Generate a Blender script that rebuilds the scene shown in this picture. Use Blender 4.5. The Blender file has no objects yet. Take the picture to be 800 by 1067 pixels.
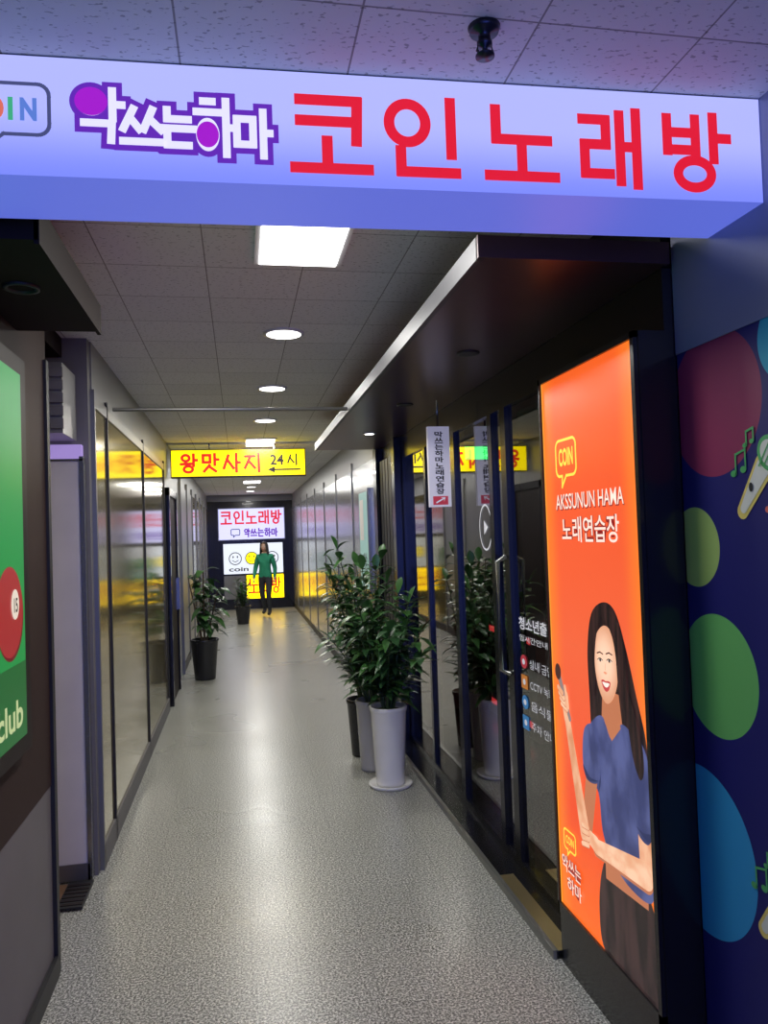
import bpy, math, random
from mathutils import Vector, Matrix
random.seed(7)
D=bpy.data; C=bpy.context
H=1.65
sc=C.scene
try:
    sc.view_settings.view_transform='Standard'
    sc.view_settings.look='None'
except Exception as e: print(e)

# ---------------------------------------------------------------- materials
def nd(nt,t,**k):
    n=nt.nodes.new(t)
    for a,b in k.items():
        try: setattr(n,a,b)
        except Exception: pass
    return n
def mat(name,col,rough=.5,metal=0,emit=None,es=0,var=.08,vscale=6,bump=0,bscale=60,coat=0,spec=None):
    m=D.materials.new(name); m.use_nodes=True; nt=m.node_tree; b=nt.nodes['Principled BSDF']
    tc=nd(nt,'ShaderNodeTexCoord'); no=nd(nt,'ShaderNodeTexNoise'); no.inputs['Scale'].default_value=vscale
    nt.links.new(tc.outputs['Object'],no.inputs['Vector'])
    mx=nd(nt,'ShaderNodeMix',data_type='RGBA')
    c=Vector(col[:3])
    mx.inputs[6].default_value=(*(c*(1-var)),1); mx.inputs[7].default_value=(*[min(1,v*(1+var)) for v in c],1)
    nt.links.new(no.outputs['Fac'],mx.inputs[0]); nt.links.new(mx.outputs[2],b.inputs['Base Color'])
    b.inputs['Roughness'].default_value=rough; b.inputs['Metallic'].default_value=metal
    if spec is not None: b.inputs['Specular IOR Level'].default_value=spec
    if coat: b.inputs['Coat Weight'].default_value=coat
    if emit:
        b.inputs['Emission Color'].default_value=(*emit,1); b.inputs['Emission Strength'].default_value=es
    if bump:
        n2=nd(nt,'ShaderNodeTexNoise'); n2.inputs['Scale'].default_value=bscale
        nt.links.new(tc.outputs['Object'],n2.inputs['Vector'])
        bp=nd(nt,'ShaderNodeBump'); bp.inputs['Strength'].default_value=bump; bp.inputs['Distance'].default_value=.01
        nt.links.new(n2.outputs['Fac'],bp.inputs['Height']); nt.links.new(bp.outputs['Normal'],b.inputs['Normal'])
    return m
def nosamp(m):
    try: m.cycles.emission_sampling='NONE'
    except Exception: pass
    return m
def emi(name,col,s=1.0,samp=False): # printed / lit acrylic
    m=mat(name,tuple(c*.3 for c in col),.35,0,col,s,var=.03)
    return m if samp else nosamp(m)
def pmat(name,c0,c1,scale=(4,8,3),detail=3,lo=.35,hi=.65): # photographic print, soft tonal variation, backlit
    m=D.materials.new(name); m.use_nodes=True; nt=m.node_tree; b=nt.nodes['Principled BSDF']; L=nt.links.new
    tc=nd(nt,'ShaderNodeTexCoord'); mp=nd(nt,'ShaderNodeMapping'); mp.inputs['Scale'].default_value=scale; L(tc.outputs['Object'],mp.inputs[0])
    no=nd(nt,'ShaderNodeTexNoise'); no.inputs['Scale'].default_value=1; no.inputs['Detail'].default_value=detail; L(mp.outputs[0],no.inputs[0])
    mr=nd(nt,'ShaderNodeMapRange',interpolation_type='SMOOTHSTEP'); mr.inputs['From Min'].default_value=lo; mr.inputs['From Max'].default_value=hi; L(no.outputs['Fac'],mr.inputs[0])
    mx=nd(nt,'ShaderNodeMix',data_type='RGBA'); mx.inputs[6].default_value=(*c0,1); mx.inputs[7].default_value=(*c1,1); L(mr.outputs[0],mx.inputs[0])
    L(mx.outputs[2],b.inputs['Emission Color']); b.inputs['Emission Strength'].default_value=1
    b.inputs['Base Color'].default_value=(*[c*.3 for c in c0],1); b.inputs['Roughness'].default_value=.3
    return nosamp(m)
def rmat(name,cy,cz,r0,r1,c0,c1,ky=1.0): # radial tonal gradient of the printed face
    m=D.materials.new(name); m.use_nodes=True; nt=m.node_tree; b=nt.nodes['Principled BSDF']; L=nt.links.new
    tc=nd(nt,'ShaderNodeTexCoord'); mp=nd(nt,'ShaderNodeMapping'); mp.inputs['Location'].default_value=(0,-cy*ky,-cz); mp.inputs['Scale'].default_value=(0,ky,1); L(tc.outputs['Object'],mp.inputs[0])
    ln=nd(nt,'ShaderNodeVectorMath',operation='LENGTH'); L(mp.outputs[0],ln.inputs[0])
    mr=nd(nt,'ShaderNodeMapRange',interpolation_type='SMOOTHSTEP'); mr.inputs['From Min'].default_value=r0; mr.inputs['From Max'].default_value=r1; L(ln.outputs['Value'],mr.inputs[0])
    mx=nd(nt,'ShaderNodeMix',data_type='RGBA'); mx.inputs[6].default_value=(*c0,1); mx.inputs[7].default_value=(*c1,1); L(mr.outputs[0],mx.inputs[0])
    L(mx.outputs[2],b.inputs['Emission Color']); b.inputs['Emission Strength'].default_value=1
    b.inputs['Base Color'].default_value=(*[c*.3 for c in c0],1); b.inputs['Roughness'].default_value=.3
    return nosamp(m)
def glass(name,tint,fac=1.0):
    m=D.materials.new(name); m.use_nodes=True; nt=m.node_tree; nt.nodes.clear()
    o=nd(nt,'ShaderNodeOutputMaterial'); t=nd(nt,'ShaderNodeBsdfTransparent'); g=nd(nt,'ShaderNodeBsdfGlossy')
    t.inputs[0].default_value=(*tint,1); g.inputs['Roughness'].default_value=.02; g.inputs[0].default_value=(.9,.9,.9,1)
    f=nd(nt,'ShaderNodeFresnel'); f.inputs[0].default_value=1.5
    ma=nd(nt,'ShaderNodeMath',operation='MULTIPLY_ADD',use_clamp=True); ma.inputs[1].default_value=1.9*fac; ma.inputs[2].default_value=.10
    mx=nd(nt,'ShaderNodeMixShader')
    nt.links.new(f.outputs[0],ma.inputs[0]); nt.links.new(ma.outputs[0],mx.inputs[0])
    nt.links.new(t.outputs[0],mx.inputs[1]); nt.links.new(g.outputs[0],mx.inputs[2]); nt.links.new(mx.outputs[0],o.inputs[0])
    return m

# ---------------------------------------------------------------- mesh builder
class MB:
    def __init__(s,name): s.n=name; s.v=[]; s.f=[]; s.mi=[]; s.mats=[]; s.sm=[]
    def m(s,mt):
        if mt not in s.mats: s.mats.append(mt)
        return s.mats.index(mt)
    def add(s,vs,fs,mt,smooth=False):
        o=len(s.v); s.v+= [tuple(v) for v in vs]; k=s.m(mt) if not isinstance(mt,list) else None
        for i,f in enumerate(fs):
            s.f.append([o+j for j in f]); s.mi.append(k if k is not None else s.m(mt[i])); s.sm.append(smooth)
    def hexa(s,p,mt):
        s.add(p,[(0,3,2,1),(4,5,6,7),(0,1,5,4),(1,2,6,5),(2,3,7,6),(3,0,4,7)],mt)
    def box(s,x0,x1,y0,y1,z0,z1,mt):
        s.hexa([(x0,y0,z0),(x1,y0,z0),(x1,y1,z0),(x0,y1,z0),(x0,y0,z1),(x1,y0,z1),(x1,y1,z1),(x0,y1,z1)],mt)
    def lathe(s,cx,cy,prof,mt,seg=32):
        vs=[];fs=[]
        for r,z in prof:
            for i in range(seg):
                a=2*math.pi*i/seg; vs.append((cx+r*math.cos(a),cy+r*math.sin(a),z))
        for j in range(len(prof)-1):
            for i in range(seg):
                k=(i+1)%seg; fs.append((j*seg+i,j*seg+k,(j+1)*seg+k,(j+1)*seg+i))
        s.add(vs,fs,mt,True)
    def disc(s,cx,cy,z,r,mt,seg=32):
        s.add([(cx+r*math.cos(2*math.pi*i/seg),cy+r*math.sin(2*math.pi*i/seg),z) for i in range(seg)],[list(range(seg))],mt)
    def tube(s,pts,rs,mt,seg=8):
        pts=[Vector(p) for p in pts]; vs=[];fs=[]
        if not isinstance(rs,(list,tuple)): rs=[rs]*len(pts)
        for i,p in enumerate(pts):
            d=(pts[min(i+1,len(pts)-1)]-pts[max(i-1,0)]).normalized()
            u=d.cross(Vector((0,0,1)));
            if u.length<.01: u=d.cross(Vector((1,0,0)))
            u.normalize(); w=d.cross(u)
            for k in range(seg):
                a=2*math.pi*k/seg; vs.append(p+(u*math.cos(a)+w*math.sin(a))*rs[i])
        for i in range(len(pts)-1):
            for k in range(seg):
                q=(k+1)%seg; fs.append((i*seg+k,i*seg+q,(i+1)*seg+q,(i+1)*seg+k))
        fs.append(list(range(seg))); fs.append([(len(pts)-1)*seg+k for k in range(seg)][::-1])
        s.add(vs,fs,mt,True)
    def done(s):
        me=D.meshes.new(s.n); me.from_pydata(s.v,[],s.f)
        for m_ in s.mats: me.materials.append(m_)
        for i,p in enumerate(me.polygons): p.material_index=s.mi[i]; p.use_smooth=s.sm[i]
        me.update(); ob=D.objects.new(s.n,me); C.collection.objects.link(ob); return ob
class PL:
    def __init__(s,mb,o,ux,uy): s.mb=mb; s.o=Vector(o); s.x=Vector(ux).normalized(); s.y=Vector(uy).normalized(); s.nn=s.x.cross(s.y)
    def P(s,a,b,h): return s.o+s.x*a+s.y*b+s.nn*h
    def poly(s,pts,mt,h=.001): s.mb.add([s.P(a,b,h) for a,b in pts],[list(range(len(pts)))],mt)
    def rect(s,a0,b0,a1,b1,mt,h=.001): s.poly([(a0,b0),(a1,b0),(a1,b1),(a0,b1)],mt,h)
    def seg(s,p,q,w,mt,h=.001,ext=0):
        p=Vector(p);q=Vector(q);d=(q-p).normalized(); n=Vector((-d.y,d.x))*w/2; p=p-d*ext; q=q+d*ext
        s.poly([p-n,q-n,q+n,p+n],mt,h)
    def line(s,pts,w,mt,h=.001):
        for i in range(len(pts)-1): s.seg(pts[i],pts[i+1],w,mt,h+.00002*i,ext=w/2)
    def ell(s,a,b,ra,rb,mt,h=.001,n=36,rot=0):
        c_,s_=math.cos(rot),math.sin(rot)
        s.poly([(a+ra*math.cos(t)*c_-rb*math.sin(t)*s_, b+ra*math.cos(t)*s_+rb*math.sin(t)*c_) for t in [2*math.pi*i/n for i in range(n)]],mt,h)
    def ring(s,a,b,ra,rb,w,mt,h=.001,n=36):
        vs=[];fs=[]
        for i in range(n):
            t=2*math.pi*i/n; c_,s_=math.cos(t),math.sin(t)
            vs+=[s.P(a+(ra-w/2)*c_,b+(rb-w/2)*s_,h),s.P(a+(ra+w/2)*c_,b+(rb+w/2)*s_,h)]
        for i in range(n):
            j=(i+1)%n; fs.append((2*i,2*i+1,2*j+1,2*j))
        s.mb.add(vs,fs,mt)
    def blob(s,pts,mt,h=.001,k=6):
        n=len(pts); out=[]; P=[Vector(p) for p in pts]
        for i in range(n):
            p0,p1,p2,p3=P[i-1],P[i],P[(i+1)%n],P[(i+2)%n]
            for j in range(k):
                t=j/k
                out.append(.5*((2*p1)+(p2-p0)*t+(2*p0-5*p1+4*p2-p3)*t*t+(3*p1-p0-3*p2+p3)*t**3))
        s.poly(out,mt,h)
    def limb(s,p,q,r0,r1,mt,h=.001):
        p=Vector(p);q=Vector(q);a=math.atan2(q.y-p.y,q.x-p.x); out=[]
        for i in range(13):
            t=a+math.pi/2+math.pi*i/12; out.append(p+Vector((math.cos(t),math.sin(t)))*r0)
        for i in range(13):
            t=a-math.pi/2+math.pi*i/12; out.append(q+Vector((math.cos(t),math.sin(t)))*r1)
        s.poly(out,mt,h)
    def bubble(s,a0,b0,a1,b1,w,mt,h=.001):
        r=(b1-b0)*.22; pts=[]
        for (cx,cy,st) in [(a1-r,b1-r,0),(a0+r,b1-r,90),(a0+r,b0+r,180)]:
            for i in range(6):
                t=math.radians(st+18*i); pts.append((cx+r*math.cos(t),cy+r*math.sin(t)))
        pts+=[(a0+(a1-a0)*.3,b0),(a0+(a1-a0)*.28,b0-(b1-b0)*.3),(a0+(a1-a0)*.5,b0)]
        for i in range(6):
            t=math.radians(270+18*i); pts.append((a1-r+r*math.cos(t),b0+r+r*math.sin(t)))
        s.line(pts+[pts[0]],w,mt,h)
    def text(s,st,a0,b0,a1,b1,mt,h=.0015,bold=0):
        cu=D.curves.new('t','FONT'); cu.body=st; cu.size=1; cu.offset=bold; cu.resolution_u=4
        ob=D.objects.new('t',cu); C.collection.objects.link(ob); C.view_layer.update()
        dg=C.evaluated_depsgraph_get(); e=ob.evaluated_get(dg); me=e.to_mesh()
        vs=[v.co.copy() for v in me.vertices]; fs=[list(p.vertices) for p in me.polygons]
        e.to_mesh_clear(); D.objects.remove(ob); D.curves.remove(cu)
        if not vs: print('NO TEXT',st); return
        x0=min(v.x for v in vs);x1=max(v.x for v in vs);y0=min(v.y for v in vs);y1=max(v.y for v in vs)
        s.mb.add([s.P(a0+(v.x-x0)/(x1-x0+1e-9)*(a1-a0),b0+(v.y-y0)/(y1-y0+1e-9)*(b1-b0),h) for v in vs],fs,mt)
G={'코':[('l',.08,.94,.86,.94),('l',.86,.94,.84,.42),('l',.08,.67,.84,.67),('l',.44,.42,.44,.1),('l',0,.06,1,.06)],
'인':[('o',.3,.7,.25,.25),('l',.9,1,.9,.3),('l',.2,.34,.2,.06),('l',.2,.06,.96,.06)],
'노':[('l',.12,.95,.12,.55),('l',.12,.55,.9,.55),('l',.5,.5,.5,.1),('l',0,.06,1,.06)],
'래':[('l',.02,.88,.42,.88),('l',.42,.88,.42,.54),('l',.42,.54,.05,.54),('l',.05,.54,.05,.14),('l',.05,.14,.48,.14),('l',.66,.96,.66,.04),('l',.95,1,.95,0),('l',.66,.52,.95,.52)],
'방':[('l',.06,.96,.06,.5),('l',.5,.96,.5,.5),('l',.06,.76,.5,.76),('l',.06,.52,.5,.52),('l',.78,1,.78,.4),('l',.78,.7,1,.7),('o',.47,.19,.26,.19)],
'왕':[('o',.33,.8,.22,.17),('l',.33,.62,.33,.5),('l',.05,.46,.66,.48),('l',.8,1,.8,.36),('l',.8,.68,1,.68),('o',.48,.17,.26,.17)],
'맛':[('l',.08,.95,.5,.95),('l',.08,.95,.08,.55),('l',.5,.95,.5,.55),('l',.08,.55,.5,.55),('l',.78,1,.78,.4),('l',.78,.7,1,.7),('l',.46,.38,.14,.04),('l',.46,.3,.84,.04)],
'사':[('l',.32,.92,.04,.2),('l',.3,.62,.62,.2),('l',.8,1,.8,0),('l',.8,.52,1,.52)],
'지':[('l',.06,.86,.62,.86),('l',.38,.86,.04,.2),('l',.34,.52,.64,.2),('l',.88,1,.88,0)],
'시':[('l',.32,.92,.04,.2),('l',.3,.62,.62,.2),('l',.88,1,.88,0)],
'악':[('o',.36,.76,.24,.2),('l',.8,1,.8,.44),('l',.8,.72,1,.72),('l',.2,.34,.78,.34),('l',.78,.34,.76,0)],
'쓰':[('l',.27,.92,.02,.42),('l',.22,.66,.42,.42),('l',.74,.92,.52,.42),('l',.7,.66,.96,.42),('l',0,.12,1,.12)],
'는':[('l',.2,1,.2,.74),('l',.2,.74,.85,.74),('l',0,.48,1,.48),('l',.2,.3,.2,.02),('l',.2,.02,.86,.02)],
'하':[('l',.2,.98,.46,.98),('l',.02,.78,.62,.78),('o',.32,.36,.21,.24),('l',.82,1,.82,0),('l',.82,.5,1.02,.5)],
'마':[('l',.05,.82,.52,.82),('l',.05,.25,.52,.25),('l',.05,.82,.05,.25),('l',.52,.82,.52,.25),('l',.82,1,.82,0),('l',.82,.52,1.02,.52)],
}
def glyphs(pl,st,boxes,w,mt,h=.002):
    for ch,(a0,b0,a1,b1) in zip(st,boxes):
        W=a1-a0;Hh=b1-b0; i=0
        for g in G[ch]:
            i+=1; hh=h+.00003*i
            if g[0]=='l': pl.seg((a0+g[1]*W,b0+g[2]*Hh),(a0+g[3]*W,b0+g[4]*Hh),w,mt,hh,ext=w*.45)
            else: pl.ring(a0+g[1]*W,b0+g[2]*Hh,g[3]*W,g[4]*Hh,w,mt,hh)

# ---------------------------------------------------------------- base materials
def floor_mat():
    m=D.materials.new('speckled_vinyl'); m.use_nodes=True; nt=m.node_tree; b=nt.nodes['Principled BSDF']; L=nt.links.new
    tc=nd(nt,'ShaderNodeTexCoord')
    n1=nd(nt,'ShaderNodeTexNoise'); n1.inputs['Scale'].default_value=115; n1.inputs['Detail'].default_value=3; n1.inputs['Roughness'].default_value=.75
    n2=nd(nt,'ShaderNodeTexNoise'); n2.inputs['Scale'].default_value=1.2
    L(tc.outputs['Object'],n1.inputs[0]); L(tc.outputs['Object'],n2.inputs[0])
    r=nd(nt,'ShaderNodeValToRGB'); e=r.color_ramp.elements
    e[0].position=.42; e[0].color=(.085,.085,.075,1); e[1].position=.60; e[1].color=(.80,.80,.74,1)
    x=e.new(.51); x.color=(.33,.335,.305,1)
    L(n1.outputs['Fac'],r.inputs[0])
    br=nd(nt,'ShaderNodeTexBrick'); br.offset=0; br.inputs['Scale'].default_value=1
    br.inputs['Brick Width'].default_value=.45; br.inputs['Row Height'].default_value=.45; br.inputs['Mortar Size'].default_value=.002
    br.inputs['Color1'].default_value=(1,1,1,1); br.inputs['Color2'].default_value=(.93,.93,.93,1); br.inputs['Mortar'].default_value=(.68,.68,.68,1)
    L(tc.outputs['Object'],br.inputs[0])
    mx=nd(nt,'ShaderNodeMix',data_type='RGBA',blend_type='MULTIPLY'); mx.inputs[0].default_value=1
    L(r.outputs[0],mx.inputs[6]); L(br.outputs['Color'],mx.inputs[7]); L(mx.outputs[2],b.inputs['Base Color'])
    mr=nd(nt,'ShaderNodeMapRange'); mr.inputs['To Min'].default_value=.22; mr.inputs['To Max'].default_value=.36
    L(n2.outputs['Fac'],mr.inputs[0]); L(mr.outputs[0],b.inputs['Roughness'])
    return m
def ceil_mat():
    m=D.materials.new('gypsum_tile'); m.use_nodes=True; nt=m.node_tree; b=nt.nodes['Principled BSDF']; L=nt.links.new
    tc=nd(nt,'ShaderNodeTexCoord')
    mp=nd(nt,'ShaderNodeMapping'); mp.inputs['Location'].default_value=(.1,.05,0); L(tc.outputs['Object'],mp.inputs[0])
    br=nd(nt,'ShaderNodeTexBrick'); br.offset=0; br.inputs['Scale'].default_value=1
    br.inputs['Brick Width'].default_value=.37; br.inputs['Row Height'].default_value=.38; br.inputs['Mortar Size'].default_value=.0024
    br.inputs['Color1'].default_value=(.78,.78,.79,1); br.inputs['Color2'].default_value=(.72,.72,.73,1); br.inputs['Mortar'].default_value=(.29,.28,.28,1)
    L(mp.outputs[0],br.inputs[0])
    m2=nd(nt,'ShaderNodeMapping'); m2.inputs['Scale'].default_value=(1,1.8,1); m2.inputs['Rotation'].default_value=(0,0,.6); L(tc.outputs['Object'],m2.inputs[0])
    n1=nd(nt,'ShaderNodeTexNoise'); n1.inputs['Scale'].default_value=60; n1.inputs['Detail'].default_value=1.5; L(m2.outputs[0],n1.inputs[0])
    r=nd(nt,'ShaderNodeValToRGB'); r.color_ramp.elements[0].position=.33; r.color_ramp.elements[0].color=(.55,.55,.55,1); r.color_ramp.elements[1].position=.38
    L(n1.outputs['Fac'],r.inputs[0])
    mx=nd(nt,'ShaderNodeMix',data_type='RGBA',blend_type='MULTIPLY'); mx.inputs[0].default_value=1
    L(br.outputs['Color'],mx.inputs[6]); L(r.outputs[0],mx.inputs[7]); L(mx.outputs[2],b.inputs['Base Color'])
    b.inputs['Roughness'].default_value=.8
    bp=nd(nt,'ShaderNodeBump'); bp.inputs['Strength'].default_value=.4; bp.inputs['Distance'].default_value=.004
    L(r.outputs[0],bp.inputs['Height']); L(bp.outputs[0],b.inputs['Normal'])
    return m
def circ_mat():
    m=D.materials.new('party_mural'); m.use_nodes=True; nt=m.node_tree; b=nt.nodes['Principled BSDF']; L=nt.links.new
    tc=nd(nt,'ShaderNodeTexCoord'); cur=None
    base=nd(nt,'ShaderNodeRGB'); base.outputs[0].default_value=(.014,.014,.13,1); cur=base.outputs[0]
    sp=nd(nt,'ShaderNodeSeparateXYZ'); L(tc.outputs['Object'],sp.inputs[0])
    cb=nd(nt,'ShaderNodeCombineXYZ'); L(sp.outputs[1],cb.inputs[0]); L(sp.outputs[2],cb.inputs[1])
    for (y,z,r,c) in [(1.917,H+.334,.205,(.26,.03,.09)),(2.03,H-.067,.115,(.32,.46,.13)),(1.95,H-.426,.172,(.14,.44,.12)),(2.06,H-.944,.24,(.03,.28,.55)),
                      (1.60,H+.45,.12,(.03,.4,.5)),(1.45,.75,.2,(.4,.05,.25)),(1.35,1.9,.18,(.45,.3,.05)),(.9,1.3,.25,(.1,.3,.5)),(.5,.6,.2,(.15,.4,.12)),(.3,1.8,.22,(.4,.06,.2))]:
        ds=nd(nt,'ShaderNodeVectorMath',operation='DISTANCE'); ds.inputs[1].default_value=(y,z,0); L(cb.outputs[0],ds.inputs[0])
        lt=nd(nt,'ShaderNodeMath',operation='LESS_THAN'); lt.inputs[1].default_value=r; L(ds.outputs['Value'],lt.inputs[0])
        mx=nd(nt,'ShaderNodeMix',data_type='RGBA'); L(lt.outputs[0],mx.inputs[0]); L(cur,mx.inputs[6]); mx.inputs[7].default_value=(*c,1); cur=mx.outputs[2]
    L(cur,b.inputs['Base Color']); b.inputs['Roughness'].default_value=.5; b.inputs['Specular IOR Level'].default_value=.3
    return m
def grad_emi(name,z0,z1,c0,c1,s):
    m=D.materials.new(name); m.use_nodes=True; nt=m.node_tree; b=nt.nodes['Principled BSDF']; L=nt.links.new
    tc=nd(nt,'ShaderNodeTexCoord'); sp=nd(nt,'ShaderNodeSeparateXYZ'); L(tc.outputs['Object'],sp.inputs[0])
    mr=nd(nt,'ShaderNodeMapRange',interpolation_type='SMOOTHSTEP'); mr.inputs['From Min'].default_value=z0; mr.inputs['From Max'].default_value=z1; L(sp.outputs[2],mr.inputs[0])
    mx=nd(nt,'ShaderNodeMix',data_type='RGBA'); mx.inputs[6].default_value=(*c0,1); mx.inputs[7].default_value=(*c1,1); L(mr.outputs[0],mx.inputs[0])
    L(mx.outputs[2],b.inputs['Emission Color']); b.inputs['Emission Strength'].default_value=s
    b.inputs['Base Color'].default_value=(.12,.12,.2,1); b.inputs['Roughness'].default_value=.4
    return m
M_floor=floor_mat(); M_ceil=ceil_mat(); M_mural=circ_mat()
M_black=mat('black_gloss_metal',(.009,.009,.011),.22,.0,coat=.15,spec=.35)
M_blackm=mat('black_matte',(.015,.015,.018),.5)
M_canopy=mat('dark_canopy_sheet',(.075,.035,.045),.3,.5)
M_steel=mat('brushed_steel',(.42,.43,.42),.24,.9,vscale=2)
M_steel2=mat('dull_steel',(.26,.26,.25),.4,.8,vscale=3)
M_cedge=mat('canopy_edge_steel',(.075,.075,.085),.45,.5,vscale=3)
M_panel=mat('glossy_wall_panel',(.36,.31,.16),.10,.7,vscale=1.2,var=.2)
M_panel2=mat('grey_laminate',(.25,.25,.25),.35,.3)
M_brown=mat('brown_panel',(.040,.024,.022),.6,spec=.15)
M_dbrown=mat('dark_brown_soffit',(.016,.010,.010),.7,spec=.12)
M_grey=mat('grey_paint',(.17,.165,.175),.55,spec=.25)
M_white=mat('white_paint',(.76,.72,.70),.4)
M_silver=mat('satin_silver_wall',(.26,.28,.40),.4,.3)
M_gold=mat('brass_strip',(.6,.48,.25),.3,.9)
M_lamp=emi('lamp_diffuser',(1,.98,.96),6)
M_lampf=mat('lamp_trim',(.75,.75,.78),.4)
M_glass=glass('shop_glass',(.5,.5,.55))

# ---------------------------------------------------------------- room shell
LX=-.74; RX=1.30; RF=1.25; YE=18.5; CZ=2.70
b=MB('floor'); b.box(-2.2,4.0,-3,YE+.3,-.1,0,M_floor); b.done()
b=MB('ceiling'); b.box(-2.2,4.0,-3,YE+.3,CZ,CZ+.1,M_ceil); b.done()
b=MB('wall_left_near')
b.box(LX-.12,LX,-1.5,3.22,.73,CZ,M_brown); b.box(LX-.12,LX-.004,-1.5,3.22,0,.73,M_grey)
b.box(LX-.13,LX+.012,3.18,3.22,0,2.38,M_blackm)
b.box(LX,LX+.015,-1.5,3.18,0,.08,M_blackm)
b.done()
b=MB('canopy_left'); b.box(LX,-.465,1.98,2.83,2.40,2.49,M_dbrown); b.box(-.475,-.462,1.98,2.835,2.39,2.495,M_dbrown)
b.lathe(-.60,2.35,[(.05,2.4),(.05,2.393),(.038,2.393),(.035,2.41)],M_blackm)
b.done()
g0=mat('sign_green',(.01,.1,.02),.4,0,(.012,.22,.05),1.0,spec=.2); gt=emi('sign_cream',(.6,.7,.35),.7); gr=emi('ball_red',(.30,.015,.02),1.0); gr2=emi('ball_red_dark',(.12,.005,.01),1.0); gw=emi('ball_white',(.75,.65,.55),.9); gd=emi('sign_dark_green',(.006,.10,.02),1)
M_sb=mat('sign_dark_frame',(.02,.014,.014),.5,spec=.2)
b=MB('billiard_wall_sign'); b.box(LX,LX+.035,.9,2.78,.98,2.28,M_sb)
p=PL(b,(LX+.035,.9,.98),(0,1,0),(0,0,1))
p.rect(.06,.06,1.81,1.24,g0,.003)
p.rect(.06,.06,1.81,.30,gd,.0035)
for (a,bb,r,mm,n) in [(1.64,.47,.14,gr,'15'),(1.36,.42,.13,gw,'3'),(1.05,.47,.13,gr,'5')]:
    p.ell(a+.01,bb-.012,r,r,gr2,.004); p.ell(a,bb,r,r,mm,.005); p.ell(a+.05,bb+.02,r*.30,r*.34,gw,.007); p.text(n,a+.03,bb-.005,a+.07,bb+.04,M_blackm,.009,bold=.02)
p.text('Billiard club',1.0,.10,1.76,.19,gt,.005,bold=.02)
b.done()
b=MB('wall_left_recess')
b.box(-1.75,-1.65,3.1,4.2,0,CZ,M_grey); b.box(-1.65,LX-.12,3.1,3.22,0,CZ,M_grey)
b.box(-1.65,LX,4.09,4.2,0,CZ,M_grey)
b.box(-1.65,LX-.12,3.22,4.09,2.60,CZ,M_dbrown)
b.done()
M_wood=mat('wood_plank',(.20,.11,.06),.35,vscale=14,var=.3)
b=MB('recess_wood_floor'); b.box(-1.65,LX-.10,3.23,4.0,0,.008,M_wood); b.done()
b=MB('door_mat'); b.box(-.86,-.745,3.72,4.0,.008,.018,M_blackm)
for i in range(6): b.box(-.855,-.75,3.74+.04*i,3.76+.04*i,.018,.021,M_sb)
b.done()
M_lil=emi('lilac_strip',(.35,.25,.6),.9)
b=MB('door_1'); b.box(-1.6,-.765,4.03,4.07,.09,2.07,M_white); b.box(-1.6,-.765,4.02,4.075,.01,.09,M_steel2)
b.box(-.775,-.755,4.02,4.08,.01,2.09,M_steel); b.box(-1.6,-.765,4.025,4.075,2.075,2.15,M_lil); b.box(-1.6,-.76,4.02,4.08,2.068,2.078,M_steel)
b.done()
b=MB('shutter_box'); b.box(-1.6,-.79,3.75,4.05,2.17,2.5,M_panel2)
for i in range(5): b.box(-1.6,-.785,3.735,3.75,2.19+.06*i,2.235+.06*i,M_grey)
b.done()
b=MB('wall_left_far'); b.box(LX-.12,LX,4.16,YE,0,CZ,M_panel2)
ys=[4.16,4.55,6.2,7.85]
for i in range(len(ys)-1): b.box(LX,LX+.012,ys[i]+.01,ys[i+1]-.01,.12,2.36,M_panel)
for y in ys: b.box(LX,LX+.022,y-.014,y+.014,0,2.45,M_blackm if y>4.3 else M_steel2)
b.box(LX,LX+.02,4.16,7.85,2.36,2.42,M_steel2); b.box(LX,LX+.022,4.16,7.85,0,.12,M_grey)
b.box(LX,LX+.008,4.16,7.85,2.42,CZ,M_panel2)
for y in (9.9,11.1,12.3,13.5,14.7,15.9,17.1): 
    b.box(LX,LX+.012,y+.02,y+1.18,.12,2.36,M_panel if y>12 else M_panel2); b.box(LX,LX+.03,y-.02,y+.02,0,2.45,M_steel2)
b.box(LX,LX+.02,9.9,YE,0,.1,M_blackm)
b.done()
b=MB('door_2'); b.box(LX+.002,LX+.05,8.0,8.08,0,2.2,M_black); b.box(LX+.002,LX+.05,8.9,8.98,0,2.2,M_black); b.box(LX+.002,LX+.05,8.0,8.98,2.12,2.2,M_black)
b.box(LX+.002,LX+.03,8.08,8.9,.01,2.12,M_sb); b.box(LX+.03,LX+.07,8.8,8.83,.9,1.25,M_steel); b.done()
b=MB('wall_right_far'); b.box(RF,RF+.12,6.97,YE,0,CZ,M_panel2)
M_panelr=mat('grey_metal_panel',(.30,.30,.30),.2,.5,vscale=1.2,var=.15)
y=6.97
while y<YE-.5:
    b.box(RF-.012,RF,y+.02,min(y+1.45,YE)-.02,.1,2.36,M_panelr); b.box(RF-.022,RF,y-.015,y+.015,0,2.45,M_steel2); y+=1.45
b.box(RF-.02,RF,6.97,YE,0,.1,M_blackm); b.done()
pg=emi('poster_mint',(.35,.6,.55),.5)
b=MB('wall_poster'); b.box(RF-.05,RF-.012,7.2,7.75,1.1,2.1,M_steel)
p=PL(b,(RF-.05,7.75,1.1),(0,-1,0),(0,0,1)); p.rect(.03,.03,.52,.97,pg); p.rect(.08,.5,.3,.9,M_white,.003); p.text('노래방',.1,.2,.46,.38,M_black,.004,bold=.02); b.done()
b=MB('wall_right_near'); b.box(RX,RX+.15,-2.5,2.08,0,H+.507,M_mural); b.box(RX-.004,RX+.15,-2.5,2.08,H+.507,CZ,M_silver)
b.done()
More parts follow.
